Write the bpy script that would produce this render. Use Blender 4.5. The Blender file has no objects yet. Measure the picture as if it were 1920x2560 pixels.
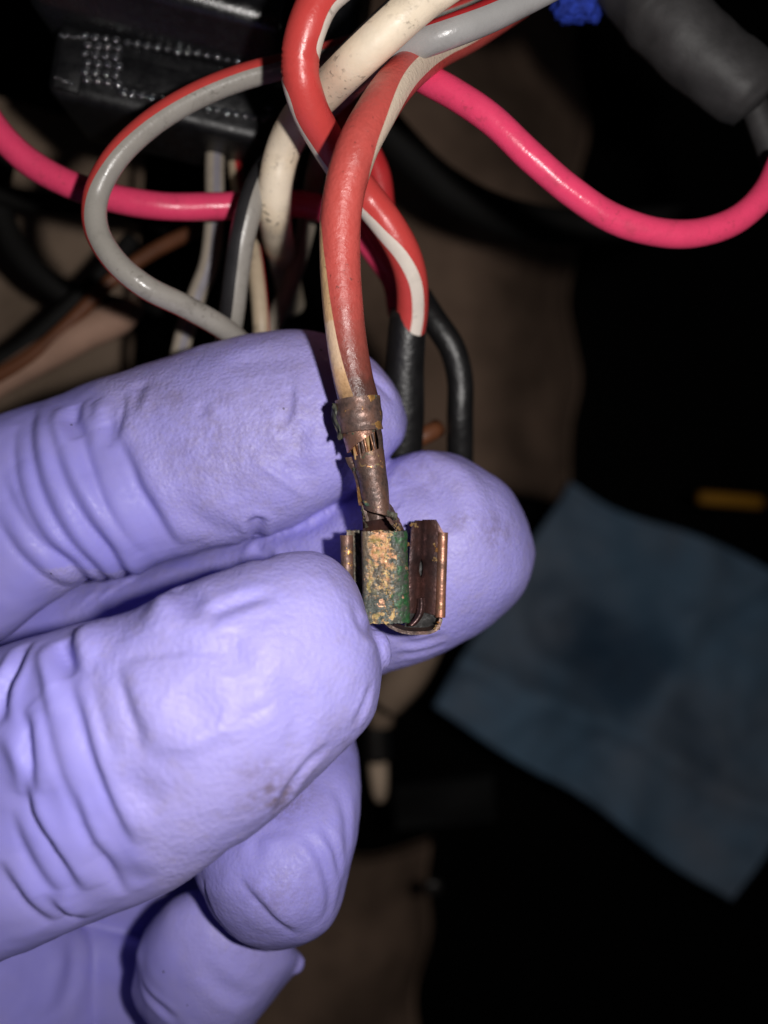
import bpy, math, random
import numpy as np
from mathutils import Vector, noise
from mathutils.bvhtree import BVHTree

random.seed(7)
rng = np.random.default_rng(7)
sc = bpy.context.scene
col = sc.collection

# ------------------------------------------------------------------ camera, light, exposure
# world: metres. The lens looks down -Z from 80 mm above the terminal. Lengths below are in mm.
MM = 0.001
D = 80.0            # lens to terminal
F = 2050.0          # focal length in photo pixels (1920 x 2560)
cam = bpy.data.cameras.new('camera')
camo = bpy.data.objects.new('camera', cam); col.objects.link(camo)
camo.location = (0, 0, D * MM)
cam.sensor_fit = 'VERTICAL'; cam.sensor_height = 24.0; cam.sensor_width = 18.0
cam.lens = 24.0 * F / 2560.0
cam.clip_start = 0.002; cam.clip_end = 20
cam.dof.use_dof = True
cam.dof.focus_distance = (D + 0.5) * MM
cam.dof.aperture_fstop = cam.lens / 2.1
sc.camera = camo

world = bpy.data.worlds.new('World'); sc.world = world
world.use_nodes = True
bgn = world.node_tree.nodes['Background']
bgn.inputs[0].default_value = (0.75, 0.8, 1.0, 1)
bgn.inputs[1].default_value = 0.006

fl = bpy.data.lights.new('phone_flash', 'POINT')
fl.energy = 0.40; fl.shadow_soft_size = 0.0021; fl.color = (1.0, 0.96, 0.93)
flo = bpy.data.objects.new('phone_flash', fl); col.objects.link(flo)
flo.location = (0.0170, 0.003, 0.084)

vs = sc.view_settings
vs.view_transform = 'Standard'; vs.look = 'None'; vs.exposure = 0.0; vs.gamma = 1.0
vs.use_curve_mapping = False
sc.cycles.use_denoising = True
sc.cycles.max_bounces = 6
sc.cycles.caustics_reflective = False; sc.cycles.caustics_refractive = False

# ------------------------------------------------------------------ helpers
def P(px, py, z=0.0):
    k = (D - z) / F
    return np.array([(px - 960.0) * k, (1280.0 - py) * k, z])

def pxmm(z): return F / (D - z)

def to_px(v):
    k = F / (D - v[:, 2])
    return 960 + v[:, 0] * k, 1280 - v[:, 1] * k

def tag(o, label=None, cat=None, group=None, kind=None):
    if label: o['label'] = label
    if cat: o['category'] = cat
    if group: o['group'] = group
    if kind: o['kind'] = kind
    return o

def empty(name, at):
    o = bpy.data.objects.new(name, None); col.objects.link(o)
    o.empty_display_size = 0.002
    o.location = Vector(np.asarray(at) * MM)
    return o

def wpos(o):
    p = Vector(o.location)
    while o.parent: o = o.parent; p = p + Vector(o.location)
    return p

def mesh_obj(name, verts, faces, mat, parent=None, smooth=True, attrs=None, origin=None):
    v = np.asarray(verts, dtype=float) * MM
    if origin is None: o0 = (v.min(0) + v.max(0)) / 2
    else: o0 = np.asarray(origin) * MM
    me = bpy.data.meshes.new(name)
    me.from_pydata((v - o0).tolist(), [], faces)
    me.validate()
    if smooth: me.polygons.foreach_set('use_smooth', [True] * len(me.polygons))
    for k, a in (attrs or {}).items():
        at = me.attributes.new(k, 'FLOAT', 'POINT')
        at.data.foreach_set('value', np.asarray(a, dtype=np.float32))
    if mat: me.materials.append(mat)
    me.update()
    ob = bpy.data.objects.new(name, me); col.objects.link(ob)
    p = Vector(o0)
    if parent:
        ob.parent = parent; p = p - wpos(parent)
    ob.location = p
    return ob

def spline(pts, step=0.35):
    """centripetal Catmull-Rom through rows of any width (first three = position), resampled by length"""
    p = np.asarray(pts, dtype=float)
    p = np.vstack([2 * p[0] - p[1], p, 2 * p[-1] - p[-2]])
    out = []
    for i in range(1, len(p) - 2):
        p0, p1, p2, p3 = p[i - 1:i + 3]
        t0 = 0.0
        t1 = t0 + max(np.linalg.norm((p1 - p0)[:3]), 1e-6) ** 0.5
        t2 = t1 + max(np.linalg.norm((p2 - p1)[:3]), 1e-6) ** 0.5
        t3 = t2 + max(np.linalg.norm((p3 - p2)[:3]), 1e-6) ** 0.5
        for t in np.linspace(t1, t2, 40, endpoint=False):
            a1 = (t1 - t) / (t1 - t0) * p0 + (t - t0) / (t1 - t0) * p1
            a2 = (t2 - t) / (t2 - t1) * p1 + (t - t1) / (t2 - t1) * p2
            a3 = (t3 - t) / (t3 - t2) * p2 + (t - t2) / (t3 - t2) * p3
            b1 = (t2 - t) / (t2 - t0) * a1 + (t - t0) / (t2 - t0) * a2
            b2 = (t3 - t) / (t3 - t1) * a2 + (t - t1) / (t3 - t1) * a3
            out.append((t2 - t) / (t2 - t1) * b1 + (t - t1) / (t2 - t1) * b2)
    out.append(p[-2])
    q = np.array(out)
    s = np.concatenate([[0], np.cumsum(np.linalg.norm(np.diff(q[:, :3], axis=0), axis=1))])
    n = max(3, int(s[-1] / step))
    u = np.linspace(0, s[-1], n)
    return np.stack([np.interp(u, s, q[:, k]) for k in range(q.shape[1])], 1), u

def frames(c):
    t = np.gradient(c, axis=0); t /= np.linalg.norm(t, axis=1)[:, None]
    n = np.array([0, 0, D]) - c
    n = n - (n * t).sum(1)[:, None] * t
    n /= np.linalg.norm(n, axis=1)[:, None]
    s = np.cross(n, t)
    return t, n, s

def grid_faces(nu, nv, closed_v=False):
    f = []
    for i in range(nu - 1):
        for j in range(nv if closed_v else nv - 1):
            j2 = (j + 1) % nv
            f.append((i * nv + j, i * nv + j2, (i + 1) * nv + j2, (i + 1) * nv + j))
    return f

def tube(c, rad, ns=32, wob=0.0, seed=0):
    """closed tube round the points c with radius rad; returns verts, faces, along, angle"""
    rad = np.broadcast_to(rad, (len(c),)).copy()
    t, n, s = frames(c)
    th = np.linspace(0, 2 * np.pi, ns, endpoint=False)
    ring = np.cos(th)[None, :, None] * n[:, None] + np.sin(th)[None, :, None] * s[:, None]
    rr = rad[:, None] * np.ones((1, ns))
    if wob:
        k = np.arange(len(c))[:, None]
        rr = rr * (1 + wob * np.sin(k * 0.31 + seed + 2 * th[None]) * np.sin(k * 0.083 + seed * 2))
    v = (c[:, None] + ring * rr[..., None]).reshape(-1, 3)
    f = grid_faces(len(c), ns, True)
    a, b = len(v), len(v) + 1
    v = np.vstack([v, c[:1] - t[:1] * rad[0] * 0.15, c[-1:] + t[-1:] * rad[-1] * 0.15])
    L = (len(c) - 1) * ns
    for j in range(ns):
        f.append((a, (j + 1) % ns, j)); f.append((b, L + j, L + (j + 1) % ns))
    al = np.concatenate([[0], np.cumsum(np.linalg.norm(np.diff(c, axis=0), axis=1))])
    along = np.concatenate([np.repeat(al, ns), [0, al[-1]]])
    return v, f, along

# ------------------------------------------------------------------ materials
class NT:
    def __init__(s, name):
        s.m = bpy.data.materials.new(name); s.m.use_nodes = True
        s.t = s.m.node_tree; s.n = s.t.nodes; s.l = s.t.links
        s.b = s.n['Principled BSDF']
        s.co = s.n.new('ShaderNodeTexCoord').outputs['Object']
    def inp(s, sock, val):
        if hasattr(val, 'is_output') or isinstance(val, bpy.types.NodeSocket): s.l.new(val, sock)
        elif isinstance(val, (tuple, list)) and len(val) == 3 and sock.type == 'RGBA': sock.default_value = (*val, 1)
        else: sock.default_value = val
    def noise(s, scale, detail=3, rough=0.55, dist=0.0, co=None):
        k = s.n.new('ShaderNodeTexNoise'); s.l.new(co or s.co, k.inputs['Vector'])
        k.inputs['Scale'].default_value = scale; k.inputs['Detail'].default_value = detail
        k.inputs['Roughness'].default_value = rough; k.inputs['Distortion'].default_value = dist
        return k.outputs['Fac']
    def voro(s, scale, smooth=True):
        k = s.n.new('ShaderNodeTexVoronoi'); s.l.new(s.co, k.inputs['Vector'])
        k.feature = 'SMOOTH_F1' if smooth else 'F1'
        k.inputs['Scale'].default_value = scale
        return k.outputs['Distance']
    def ramp(s, fac, a, b, c0=0.0, c1=1.0):
        k = s.n.new('ShaderNodeMapRange'); k.interpolation_type = 'SMOOTHSTEP'
        s.inp(k.inputs[0], fac)
        for i, x in enumerate((a, b, c0, c1)): s.inp(k.inputs[1 + i], x)
        return k.outputs[0]
    def math(s, op, a, b=0.0):
        k = s.n.new('ShaderNodeMath'); k.operation = op
        s.inp(k.inputs[0], a); s.inp(k.inputs[1], b); return k.outputs[0]
    def mix(s, fac, a, b):
        k = s.n.new('ShaderNodeMix'); k.data_type = 'RGBA'
        s.inp(k.inputs[0], fac); s.inp(k.inputs[6], a); s.inp(k.inputs[7], b)
        return k.outputs[2]
    def attr(s, name):
        k = s.n.new('ShaderNodeAttribute'); k.attribute_name = name; return k.outputs['Fac']
    def xyz(s):
        k = s.n.new('ShaderNodeSeparateXYZ'); s.l.new(s.co, k.inputs[0]); return k.outputs
    def bump(s, h, strength, dist, prev=None):
        k = s.n.new('ShaderNodeBump'); s.inp(k.inputs['Strength'], strength)
        k.inputs['Distance'].default_value = dist; s.l.new(h, k.inputs['Height'])
        if prev is not None: s.l.new(prev, k.inputs['Normal'])
        s.l.new(k.outputs[0], s.b.inputs['Normal']); return k.outputs[0]
    def set(s, **kw):
        names = dict(color='Base Color', rough='Roughness', metal='Metallic', spec='Specular IOR Level', coat='Coat Weight', coat_rough='Coat Roughness', sheen='Sheen Weight')
        for k, v in kw.items(): s.inp(s.b.inputs[names[k]], v)
        return s.m

def insulation(name, color, rough=0.4, grime=0.25, dirt=(0.05, 0.04, 0.03), spots=0.0, spec=0.4, yellow=None):
    k = NT(name)
    c = k.mix(k.ramp(k.noise(350, 4), 0.35, 0.75, 0, 0.35), color, tuple(x * 0.72 for x in color))
    if yellow: c = k.mix(k.ramp(k.noise(160, 3), 0.4, 0.7, 0, 0.6), c, yellow)
    g = k.ramp(k.noise(260, 6, 0.7), 0.52, 0.78, 0, grime)
    c = k.mix(g, c, dirt)
    if spots:
        sp = k.math('MULTIPLY', k.ramp(k.noise(1500, 3, 0.6), 0.57, 0.66), k.ramp(k.noise(170, 2), 0.42, 0.62, 0, spots))
        c = k.mix(sp, c, dirt)
    r = k.ramp(k.noise(500, 4), 0.3, 0.7, rough * 0.8, min(1, rough * 1.3))
    k.bump(k.noise(2600, 3), 0.25, 0.00012)
    return k.set(color=c, rough=r, spec=spec)

def plain(name, color, rough=0.6, spec=0.3, scale=120, vary=0.35, bump=0.3, bscale=1500, bdist=0.0002, metal=0.0):
    k = NT(name)
    c = k.mix(k.ramp(k.noise(scale, 5, 0.6), 0.3, 0.72, 0, 1), color, tuple(x * (1 - vary) for x in color))
    k.bump(k.noise(bscale, 4), bump, bdist)
    return k.set(color=c, rough=rough, spec=spec, metal=metal)

M = {}
M['red'] = insulation('red_insulation', (0.58, 0.062, 0.056), 0.33, 0.28)
M['red_deep'] = insulation('deep_red_insulation', (0.50, 0.028, 0.032), 0.4, 0.2)
M['white'] = insulation('white_insulation', (0.84, 0.72, 0.56), 0.45, 0.30, spots=0.7, yellow=(0.80, 0.64, 0.44))
M['stripe_white'] = insulation('white_stripe', (0.74, 0.66, 0.58), 0.45, 0.2, spots=0.5)
M['grey'] = insulation('grey_insulation', (0.32, 0.30, 0.27), 0.28, 0.45, spots=0.3)
M['grey_cool'] = insulation('cool_grey_insulation', (0.34, 0.335, 0.33), 0.26, 0.3)
M['pink'] = insulation('pink_insulation', (0.82, 0.062, 0.160), 0.27, 0.28, spots=0.25)
M['tan'] = insulation('tan_insulation', (0.50, 0.40, 0.28), 0.45, 0.6)
M['beige'] = insulation('beige_insulation', (0.42, 0.36, 0.29), 0.45, 0.6)
M['violet'] = insulation('violet_stripe', (0.27, 0.25, 0.28), 0.45, 0.3)
M['black_stripe'] = insulation('black_stripe', (0.025, 0.024, 0.026), 0.4, 0.1, dirt=(0.1, 0.1, 0.1))
M['black_ins'] = plain('black_insulation', (0.007, 0.0065, 0.006), 0.75, 0.2)
M['shrink'] = plain('heat_shrink', (0.040, 0.038, 0.039), 0.58, 0.4, scale=200, vary=0.4, bump=0.2, bscale=900, bdist=0.0003)
M['sleeve'] = plain('black_sleeve', (0.011, 0.0105, 0.011), 0.42, 0.6, scale=200, vary=0.5, bump=0.5, bscale=900, bdist=0.0003)
M['brown_ins'] = plain('brown_insulation', (0.14, 0.05, 0.022), 0.5, 0.3)

# burned main wire: the insulation browns along its last centimetre
def burned(name, color, ash, s0, s1, step=None, pale=None, early=None):
    k = NT(name)
    al = k.attr('along')
    c = k.mix(k.ramp(k.noise(260, 5, 0.65), 0.4, 0.72, 0, 0.45), color, tuple(x * 0.62 for x in color))
    if early: c = k.mix(k.ramp(al, early[0], early[1]), early[2], c)
    if step: c = k.mix(k.ramp(k.math('ADD', al, k.math('MULTIPLY', k.noise(300, 2), 0.8)), step + 0.25, step + 0.5), c, pale)
    nz = k.noise(500, 5, 0.65)
    f = k.math('ADD', al, k.math('MULTIPLY', k.math('SUBTRACT', nz, 0.5), 6.0))
    c = k.mix(k.ramp(f, s0, s1, 0, 0.9), c, ash)
    c = k.mix(k.ramp(f, s1 - 2.2, s1 + 0.8, 0, 0.7), c, (0.035, 0.026, 0.022))
    sp = k.math('MULTIPLY', k.ramp(k.noise(2300, 3), 0.66, 0.72, 0, 0.7), k.ramp(k.noise(120, 2), 0.4, 0.6))
    c = k.mix(sp, c, (0.06, 0.03, 0.025))
    k.bump(k.noise(1900, 4, 0.6), 0.5, 0.00022)
    return k.set(color=c, rough=k.ramp(k.noise(900, 3), 0.3, 0.7, 0.28, 0.5), spec=0.45)

# oxidised copper alloy
def copper(name, base=(0.135, 0.085, 0.07), bare=0.15, tan=0.15, green=0.1, side=None, metal=0.45, rough=0.42, scale=1.0, bare_col=(0.72, 0.36, 0.17)):
    k = NT(name)
    n1 = k.noise(420 * scale, 6, 0.62, 0.6); n2 = k.noise(310 * scale, 6, 0.65, 0.9, k.offset((0.31, 0.12, 0.7)) if hasattr(k, 'offset') else None)
    n3 = k.noise(230 * scale, 6, 0.7, 0.3)
    n4 = k.noise(1500 * scale, 4, 0.6)
    c = k.mix(k.ramp(n4, 0.35, 0.7), base, tuple(x * 0.45 for x in base))
    c = k.mix(k.ramp(n3, 0.42, 0.62, 0, 0.5), c, (base[0] * 1.8, base[1] * 1.3, base[2]))
    if tan:
        c = k.mix(k.ramp(n2, 0.62 - tan * 0.5, 0.70 - tan * 0.5), c, (0.30, 0.19, 0.085))
    gmask = None
    if side is not None:      # verdigris creeping in from the right-hand flank, tan scale on the middle
        x = k.xyz()[0]; y = k.xyz()[1]
        t = k.math('ADD', x, k.math('MULTIPLY', k.math('SUBTRACT', n1, 0.5), 0.0050))
        tanm = k.math('MULTIPLY', k.ramp(t, -0.0010, -0.0004), k.ramp(t, 0.0012, 0.0017, 1, 0))
        yc = k.mix(k.ramp(n2, 0.42, 0.56), (0.54, 0.37, 0.14), (0.52, 0.25, 0.12))
        yc = k.mix(k.ramp(k.noise(900, 4, 0.6), 0.50, 0.62, 0, 0.8), yc, (0.20, 0.17, 0.045))
        c = k.mix(k.math('MULTIPLY', tanm, k.ramp(k.noise(700, 6, 0.7), 0.42, 0.50)), c, yc)
        gmask = k.math('MULTIPLY', k.ramp(t, 0.0011, 0.0017), k.ramp(n3, 0.26, 0.36))
        lowg = k.math('MULTIPLY', k.ramp(y, 0.0002, -0.002), k.ramp(n2, 0.47, 0.52))
        gmask = k.math('MULTIPLY', k.math('MAXIMUM', gmask, lowg), k.ramp(n4, 0.72, 0.56))
        gcol = k.mix(k.ramp(k.math('ADD', t, k.math('MULTIPLY', k.math('SUBTRACT', k.noise(1100, 4, 0.6), 0.5), 0.0075)), 0.0016, 0.0030), (0.066, 0.076, 0.062), (0.024, 0.095, 0.032))
        c = k.mix(gmask, c, gcol)
        c = k.mix(k.ramp(k.noise(1500, 6, 0.75), 0.55, 0.62, 0, 0.85), c, (0.045, 0.05, 0.042))
    elif green:
        gmask = k.ramp(n1, 0.66 - green * 0.4, 0.74 - green * 0.4)
        c = k.mix(gmask, c, (0.05, 0.11, 0.07))
    bm = k.ramp(k.noise(330 * scale, 5, 0.6, 0.4), 0.66 - bare * 0.35, 0.685 - bare * 0.35)
    c = k.mix(bm, c, bare_col)
    k.set(metal=k.ramp(bm, 0, 1, metal, 0.8), rough=k.ramp(n4, 0.3, 0.7, rough * 0.75, rough * 1.35), color=c, spec=0.5)
    hb = k.bump(n4, 0.55, 0.00016)
    k.bump(bm, 0.35, 0.00008, hb)
    return k.m

M['term'] = copper('oxidised_copper', base=(0.115, 0.075, 0.064), bare=-0.02, tan=0.02, green=0.06, metal=0.35, rough=0.45, scale=1.5)
M['term_crimp'] = copper('crimp_copper', base=(0.15, 0.095, 0.08), bare=0.27, tan=0.06, green=0.10, metal=0.3, rough=0.45, scale=1.3, bare_col=(0.66, 0.36, 0.12))
M['term_box'] = copper('verdigris_copper', base=(0.12, 0.105, 0.08), bare=0.06, tan=0.1, side=True, metal=0.12, rough=0.5, scale=2.1, bare_col=(0.70, 0.40, 0.25))
M['term_blade'] = copper('heat_tinted_copper', base=(0.075, 0.042, 0.042), bare=-0.15, tan=0.0, green=-0.1, metal=0.6, rough=0.32, scale=0.7)
M['term_roll'] = copper('rubbed_copper_edge', base=(0.30, 0.165, 0.12), bare=-0.1, tan=0.06, green=-0.1, metal=0.6, rough=0.42)
M['strand'] = copper('strand_copper', base=(0.24, 0.115, 0.06), bare=0.1, tan=0.1, green=0.1, metal=0.5, rough=0.35)
M['crust'] = copper('crust', base=(0.075, 0.08, 0.06), bare=-0.1, tan=0.15, green=0.3, metal=0.05, rough=0.65)
M['orange_crust'] = copper('orange_crust', base=(0.36, 0.17, 0.05), bare=0.0, tan=0.4, green=-0.3, metal=0.05, rough=0.6)

M['gap_shade'] = copper('shade_black_copper', base=(0.006, 0.005, 0.005), bare=-0.4, tan=0.0, green=-0.3, metal=0.1, rough=0.6)  # near-black copper: shade of the terminal's gaps and recesses put into the colour

# nitrile glove
k = NT('lavender_nitrile')
tx = k.attr('pebble'); dirt = k.attr('grime')
c = k.mix(k.ramp(k.noise(90, 4), 0.35, 0.7), (0.310, 0.285, 0.760), (0.345, 0.312, 0.735))
c = k.mix(k.math('MULTIPLY', tx, k.ramp(k.noise(70, 3), 0.3, 0.7, 0.30, 0.70)), c, (0.405, 0.365, 0.72))
c = k.mix(k.math('MULTIPLY', tx, k.ramp(k.noise(600, 5, 0.7), 0.45, 0.75, 0.0, 0.40)), c, (0.36, 0.31, 0.50))
gm = k.math('MULTIPLY', dirt, k.ramp(k.noise(700, 7, 0.8), 0.36, 0.66))
c = k.mix(gm, c, (0.15, 0.105, 0.11))
speck = k.math('MULTIPLY', k.ramp(k.voro(330, False), 0.055, 0.035), k.ramp(k.noise(60, 2), 0.50, 0.58, 0, 0.85))
c = k.mix(speck, c, (0.06, 0.05, 0.07))
h1 = k.math('ADD', k.math('MULTIPLY', k.voro(2600), 1.0), k.math('MULTIPLY', k.noise(1500, 2), 0.35))
b1 = k.bump(h1, k.math('MULTIPLY', tx, 0.46), 0.00018)
k.bump(k.noise(5200, 3), k.math('ADD', k.math('MULTIPLY', tx, 0.22), 0.04), 0.0001, b1)
k.b.inputs['Subsurface Weight'].default_value = 0.12
k.b.inputs['Subsurface Radius'].default_value = (0.6, 0.5, 1.0)
k.b.inputs['Subsurface Scale'].default_value = 0.0006
M['glove'] = k.set(color=c, rough=k.ramp(k.noise(1800, 3), 0.3, 0.7, 0.45, 0.62), spec=0.40)

# black moulded plastic
def plastic(name, color, rough, bs=2600, b=0.5):
    k = NT(name)
    sc_ = k.ramp(k.noise(2400, 5, 0.75), 0.64, 0.74, 0, 0.35)
    c = k.mix(sc_, color, tuple(x * 2.4 + 0.01 for x in color))
    k.bump(k.noise(bs, 4, 0.6), b, 0.00015)
    return k.set(color=c, rough=k.ramp(k.noise(700, 4), 0.3, 0.7, rough * 0.8, rough * 1.3), spec=0.5)
M['plastic'] = plastic('black_plastic', (0.007, 0.007, 0.008), 0.24, bs=3500, b=0.22)
M['plastic_flat'] = plastic('black_plastic_flat', (0.006, 0.006, 0.007), 0.42, b=0.3)
M['plastic_tooth'] = plastic('black_plastic_gloss', (0.035, 0.035, 0.04), 0.11, b=0.0)
M['plastic_tooth'].node_tree.nodes['Principled BSDF'].inputs['IOR'].default_value = 2.8
M['plastic'].node_tree.nodes['Principled BSDF'].inputs['IOR'].default_value = 1.75
M['trim_dark'] = plain('dark_trim', (0.006, 0.006, 0.006), 0.6, 0.2, scale=25, bscale=500)
M['floor'] = plain('black_floor', (0.004, 0.0038, 0.0036), 0.8, 0.1, scale=15, bscale=300)
M['brown_panel'] = plain('brown_panel', (0.370, 0.245, 0.175), 0.8, 0.15, scale=26, vary=0.6, bscale=500, bdist=0.001)
M['beige_panel'] = plain('beige_panel', (0.30, 0.215, 0.155), 0.75, 0.15, scale=28, vary=0.45, bscale=400, bdist=0.001)
M['beige_loom'] = plain('beige_loom', (0.36, 0.22, 0.16), 0.7, 0.2, scale=60, bscale=600, bdist=0.0005)
M['chrome'] = plain('warm_metal', (0.90, 0.68, 0.50), 0.3, 0.6, metal=0.1, bump=0.05)
M['dark_metal'] = plain('dark_metal', (0.05, 0.045, 0.042), 0.4, 0.5, metal=0.6)
M['yellow'] = plain('yellow_plastic', (0.44, 0.20, 0.012), 0.6, 0.3)
M['blue_fuzz'] = plain('blue_foam', (0.03, 0.07, 0.55), 0.7, 0.3, scale=900, vary=0.6, bump=0.8, bscale=2500, bdist=0.0006)
k = NT('blue_shop_towel')
c = k.mix(k.ramp(k.noise(18, 5, 0.6), 0.35, 0.70), (0.140, 0.235, 0.345), (0.205, 0.245, 0.310))
c = k.mix(k.ramp(k.noise(24, 4), 0.52, 0.66, 0, 0.6), c, (0.065, 0.11, 0.17))
k.bump(k.noise(700, 3), 0.5, 0.0008)
c = k.mix(k.math('MULTIPLY', k.attr('stain'), 0.8), c, (0.035, 0.075, 0.13))
M['towel'] = k.set(color=c, rough=0.9, spec=0.1)

# ------------------------------------------------------------------ setting behind the harness
def rounded_box(center, size, bev, rot=0.0, seg=3):
    """box with rounded edges (mm); rot about Z in degrees"""
    import bmesh
    bm = bmesh.new(); bmesh.ops.create_cube(bm, size=1.0)
    for v in bm.verts: v.co = Vector((v.co.x * size[0], v.co.y * size[1], v.co.z * size[2]))
    bmesh.ops.bevel(bm, geom=bm.edges[:], offset=bev, segments=seg, profile=0.5, affect='EDGES')
    ca, sa = math.cos(math.radians(rot)), math.sin(math.radians(rot))
    v = np.array([[x.co.x * ca - x.co.y * sa, x.co.x * sa + x.co.y * ca, x.co.z] for x in bm.verts]) + np.asarray(center)
    bm.verts.index_update()
    f = [[x.index for x in fa.verts] for fa in bm.faces]
    bm.free(); return v, f

def slab(name, corners, thick, mat, wav=0.0, **kw):
    """four-cornered panel (pixel, pixel, depth) subdivided, with thickness behind"""
    a, b, c_, d = [P(*q) for q in corners]
    n = 24
    u, v = np.meshgrid(np.linspace(0, 1, n), np.linspace(0, 1, n), indexing='ij')
    g = (a * ((1 - u) * (1 - v))[..., None] + b * (u * (1 - v))[..., None] + c_ * (u * v)[..., None] + d * ((1 - u) * v)[..., None])
    g[..., 2] += wav * np.sin(u * 5 + 1) * np.cos(v * 4)
    top = g.reshape(-1, 3); bot = top - np.array([0, 0, thick])
    f = grid_faces(n, n); N = n * n
    f = f + [tuple(N + i for i in q[::-1]) for q in f]
    rim = [i * n for i in range(n)] + [(n - 1) * n + j for j in range(1, n)] + [i * n + n - 1 for i in range(n - 2, -1, -1)] + [j for j in range(n - 2, 0, -1)]
    for i, q in enumerate(rim):
        r = rim[(i + 1) % len(rim)]
        f.append((q, N + q, N + r, r))
    return mesh_obj(name, np.vstack([top, bot]), f, mat, **kw)

o = slab('floor', [(-1500, -800, -330), (3400, -800, -330), (3400, 3400, -330), (-1500, 3400, -330)], 5, M['floor'])
tag(o, kind='structure')
def curved_panel(name, corners, mat, bend, label):
    # moulded panel whose right-hand side rolls away from the lens
    a, b, c_, d = [P(*q) for q in corners]
    n = 40
    u, v = np.meshgrid(np.linspace(0, 1, n), np.linspace(0, 1, n), indexing='ij')
    g = (a * ((1 - u) * (1 - v))[..., None] + b * (u * (1 - v))[..., None] + c_ * (u * v)[..., None] + d * ((1 - u) * v)[..., None])
    for i_ in range(n):
        for j_ in range(n):
            q = g[i_, j_]
            g[i_, j_, 2] += -bend * max(0, u[i_, j_] - 0.35) ** 2.4 + 9 * noise.noise(Vector(q * 0.018)) + 4 * noise.noise(Vector(q * 0.05))
            g[i_, j_, 0] += 9 * noise.noise(Vector((q[1] * 0.03, 2.0, 0)))
            g[i_, j_, 1] += 9 * noise.noise(Vector((q[0] * 0.03, 7.0, 0)))
    top = g.reshape(-1, 3); N = n * n
    f = grid_faces(n, n); f = f + [tuple(N + i_ for i_ in q[::-1]) for q in f]
    rim = [i_ * n for i_ in range(n)] + [(n - 1) * n + j_ for j_ in range(1, n)] + [i_ * n + n - 1 for i_ in range(n - 2, -1, -1)] + [j_ for j_ in range(n - 2, 0, -1)]
    for i_, q in enumerate(rim): f.append((q, N + q, N + rim[(i_ + 1) % len(rim)], rim[(i_ + 1) % len(rim)]))
    o = mesh_obj(name, np.vstack([top, top - np.array([0, 0, 4])]), f, mat)
    tag(o, label, 'panel')
curved_panel('trim_panel', [(890, -160, -185), (1540, -160, -195), (1500, 1260, -195), (860, 1180, -185)], M['brown_panel'], 120, 'dark brown panel behind the cables right of centre')
curved_panel('kick_panel', [(520, 2080, -185), (1085, 2215, -190), (1070, 2800, -190), (450, 2800, -185)], M['brown_panel'], 90, 'brown panel below the curled fingers at the bottom')
o = slab('carpet_pad', [(-150, 230, -82), (330, 300, -86), (300, 1010, -86), (-150, 1080, -82)], 8, M['beige_panel'], 3.0)
tag(o, 'blurred beige pad behind the wires at the left', 'pad')
o = slab('lower_trim', [(980, 1965, -165), (1235, 1935, -170), (1240, 2050, -170), (985, 2075, -165)], 4, M['trim_dark'], 0.5)
tag(o, 'faint dark metal strip beside the shiny rod tip', 'strip')

# ------------------------------------------------------------------ blue shop towel
def towel():
    n = 70
    cor = [np.array(q, float) for q in ((1425, 1205, -205), (2230, 1560, -215), (1830, 2250, -190), (1085, 1765, -180))]
    u, v = np.meshgrid(np.linspace(0, 1, n), np.linspace(0, 1, n), indexing='ij')
    q = (cor[0] * ((1 - u) * (1 - v))[..., None] + cor[1] * (u * (1 - v))[..., None] + cor[2] * (u * v)[..., None] + cor[3] * ((1 - u) * v)[..., None])
    g = np.empty_like(q)
    for i in range(n):
        for j in range(n):
            a, b = u[i, j], v[i, j]
            z = q[i, j, 2]
            z += 5 * math.exp(-((b - 0.78 + 0.10 * a) / 0.05) ** 2)              # crease parallel to the near edge
            z += 4 * math.exp(-((a + 0.5 * b - 0.62) / 0.06) ** 2) + 3 * math.exp(-((a - 0.25 * b - 0.42) / 0.05) ** 2)
            z += 10 * noise.noise((a * 2.2, b * 2.2, 3.1)) + 2.5 * noise.noise((a * 5, b * 5, 1.0)) + 1.5 * noise.noise((a * 14, b * 14, 2.0))
            z -= 9 * math.exp(-(((a - 0.33) / 0.22) ** 2 + ((b - 0.45) / 0.2) ** 2))
            dx = 34 * noise.noise((a * 3, b * 3, 9)); dy = 34 * noise.noise((a * 3, b * 3, 5))
            g[i, j] = P(q[i, j, 0] + dx, q[i, j, 1] + dy, z)
    top = g.reshape(-1, 3); N = n * n
    f = grid_faces(n, n)
    f2 = [tuple(N + i for i in x[::-1]) for x in f]
    rim = [i * n for i in range(n)] + [(n - 1) * n + j for j in range(1, n)] + [i * n + n - 1 for i in range(n - 2, -1, -1)] + [j for j in range(n - 2, 0, -1)]
    f3 = [(a, N + a, N + rim[(i + 1) % len(rim)], rim[(i + 1) % len(rim)]) for i, a in enumerate(rim)]
    tx_, ty_ = to_px(top)
    st = np.array([1.0 / (1 + math.exp((math.hypot((a - 1560) / 150, (b - 1640) / 170) + 0.5 * noise.noise((a * 0.008, b * 0.008, 0)) - 0.8) * 9)) for a, b in zip(tx_, ty_)])
    o = mesh_obj('shop_towel', np.vstack([top, top - np.array([0, 0, 1.0])]), f + f2 + f3, M['towel'], attrs={'stain': np.concatenate([st, st])})
    tag(o, 'creased blue shop towel lying out of focus at the right', 'towel')
towel()

v, f = rounded_box(P(1825, 1250, -200), (22, 4.6, 5), 1.6, -5)
tag(mesh_obj('yellow_clip', v, f, M['yellow']), 'small yellow plastic clip in the dark above the blue towel', 'clip')

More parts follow.
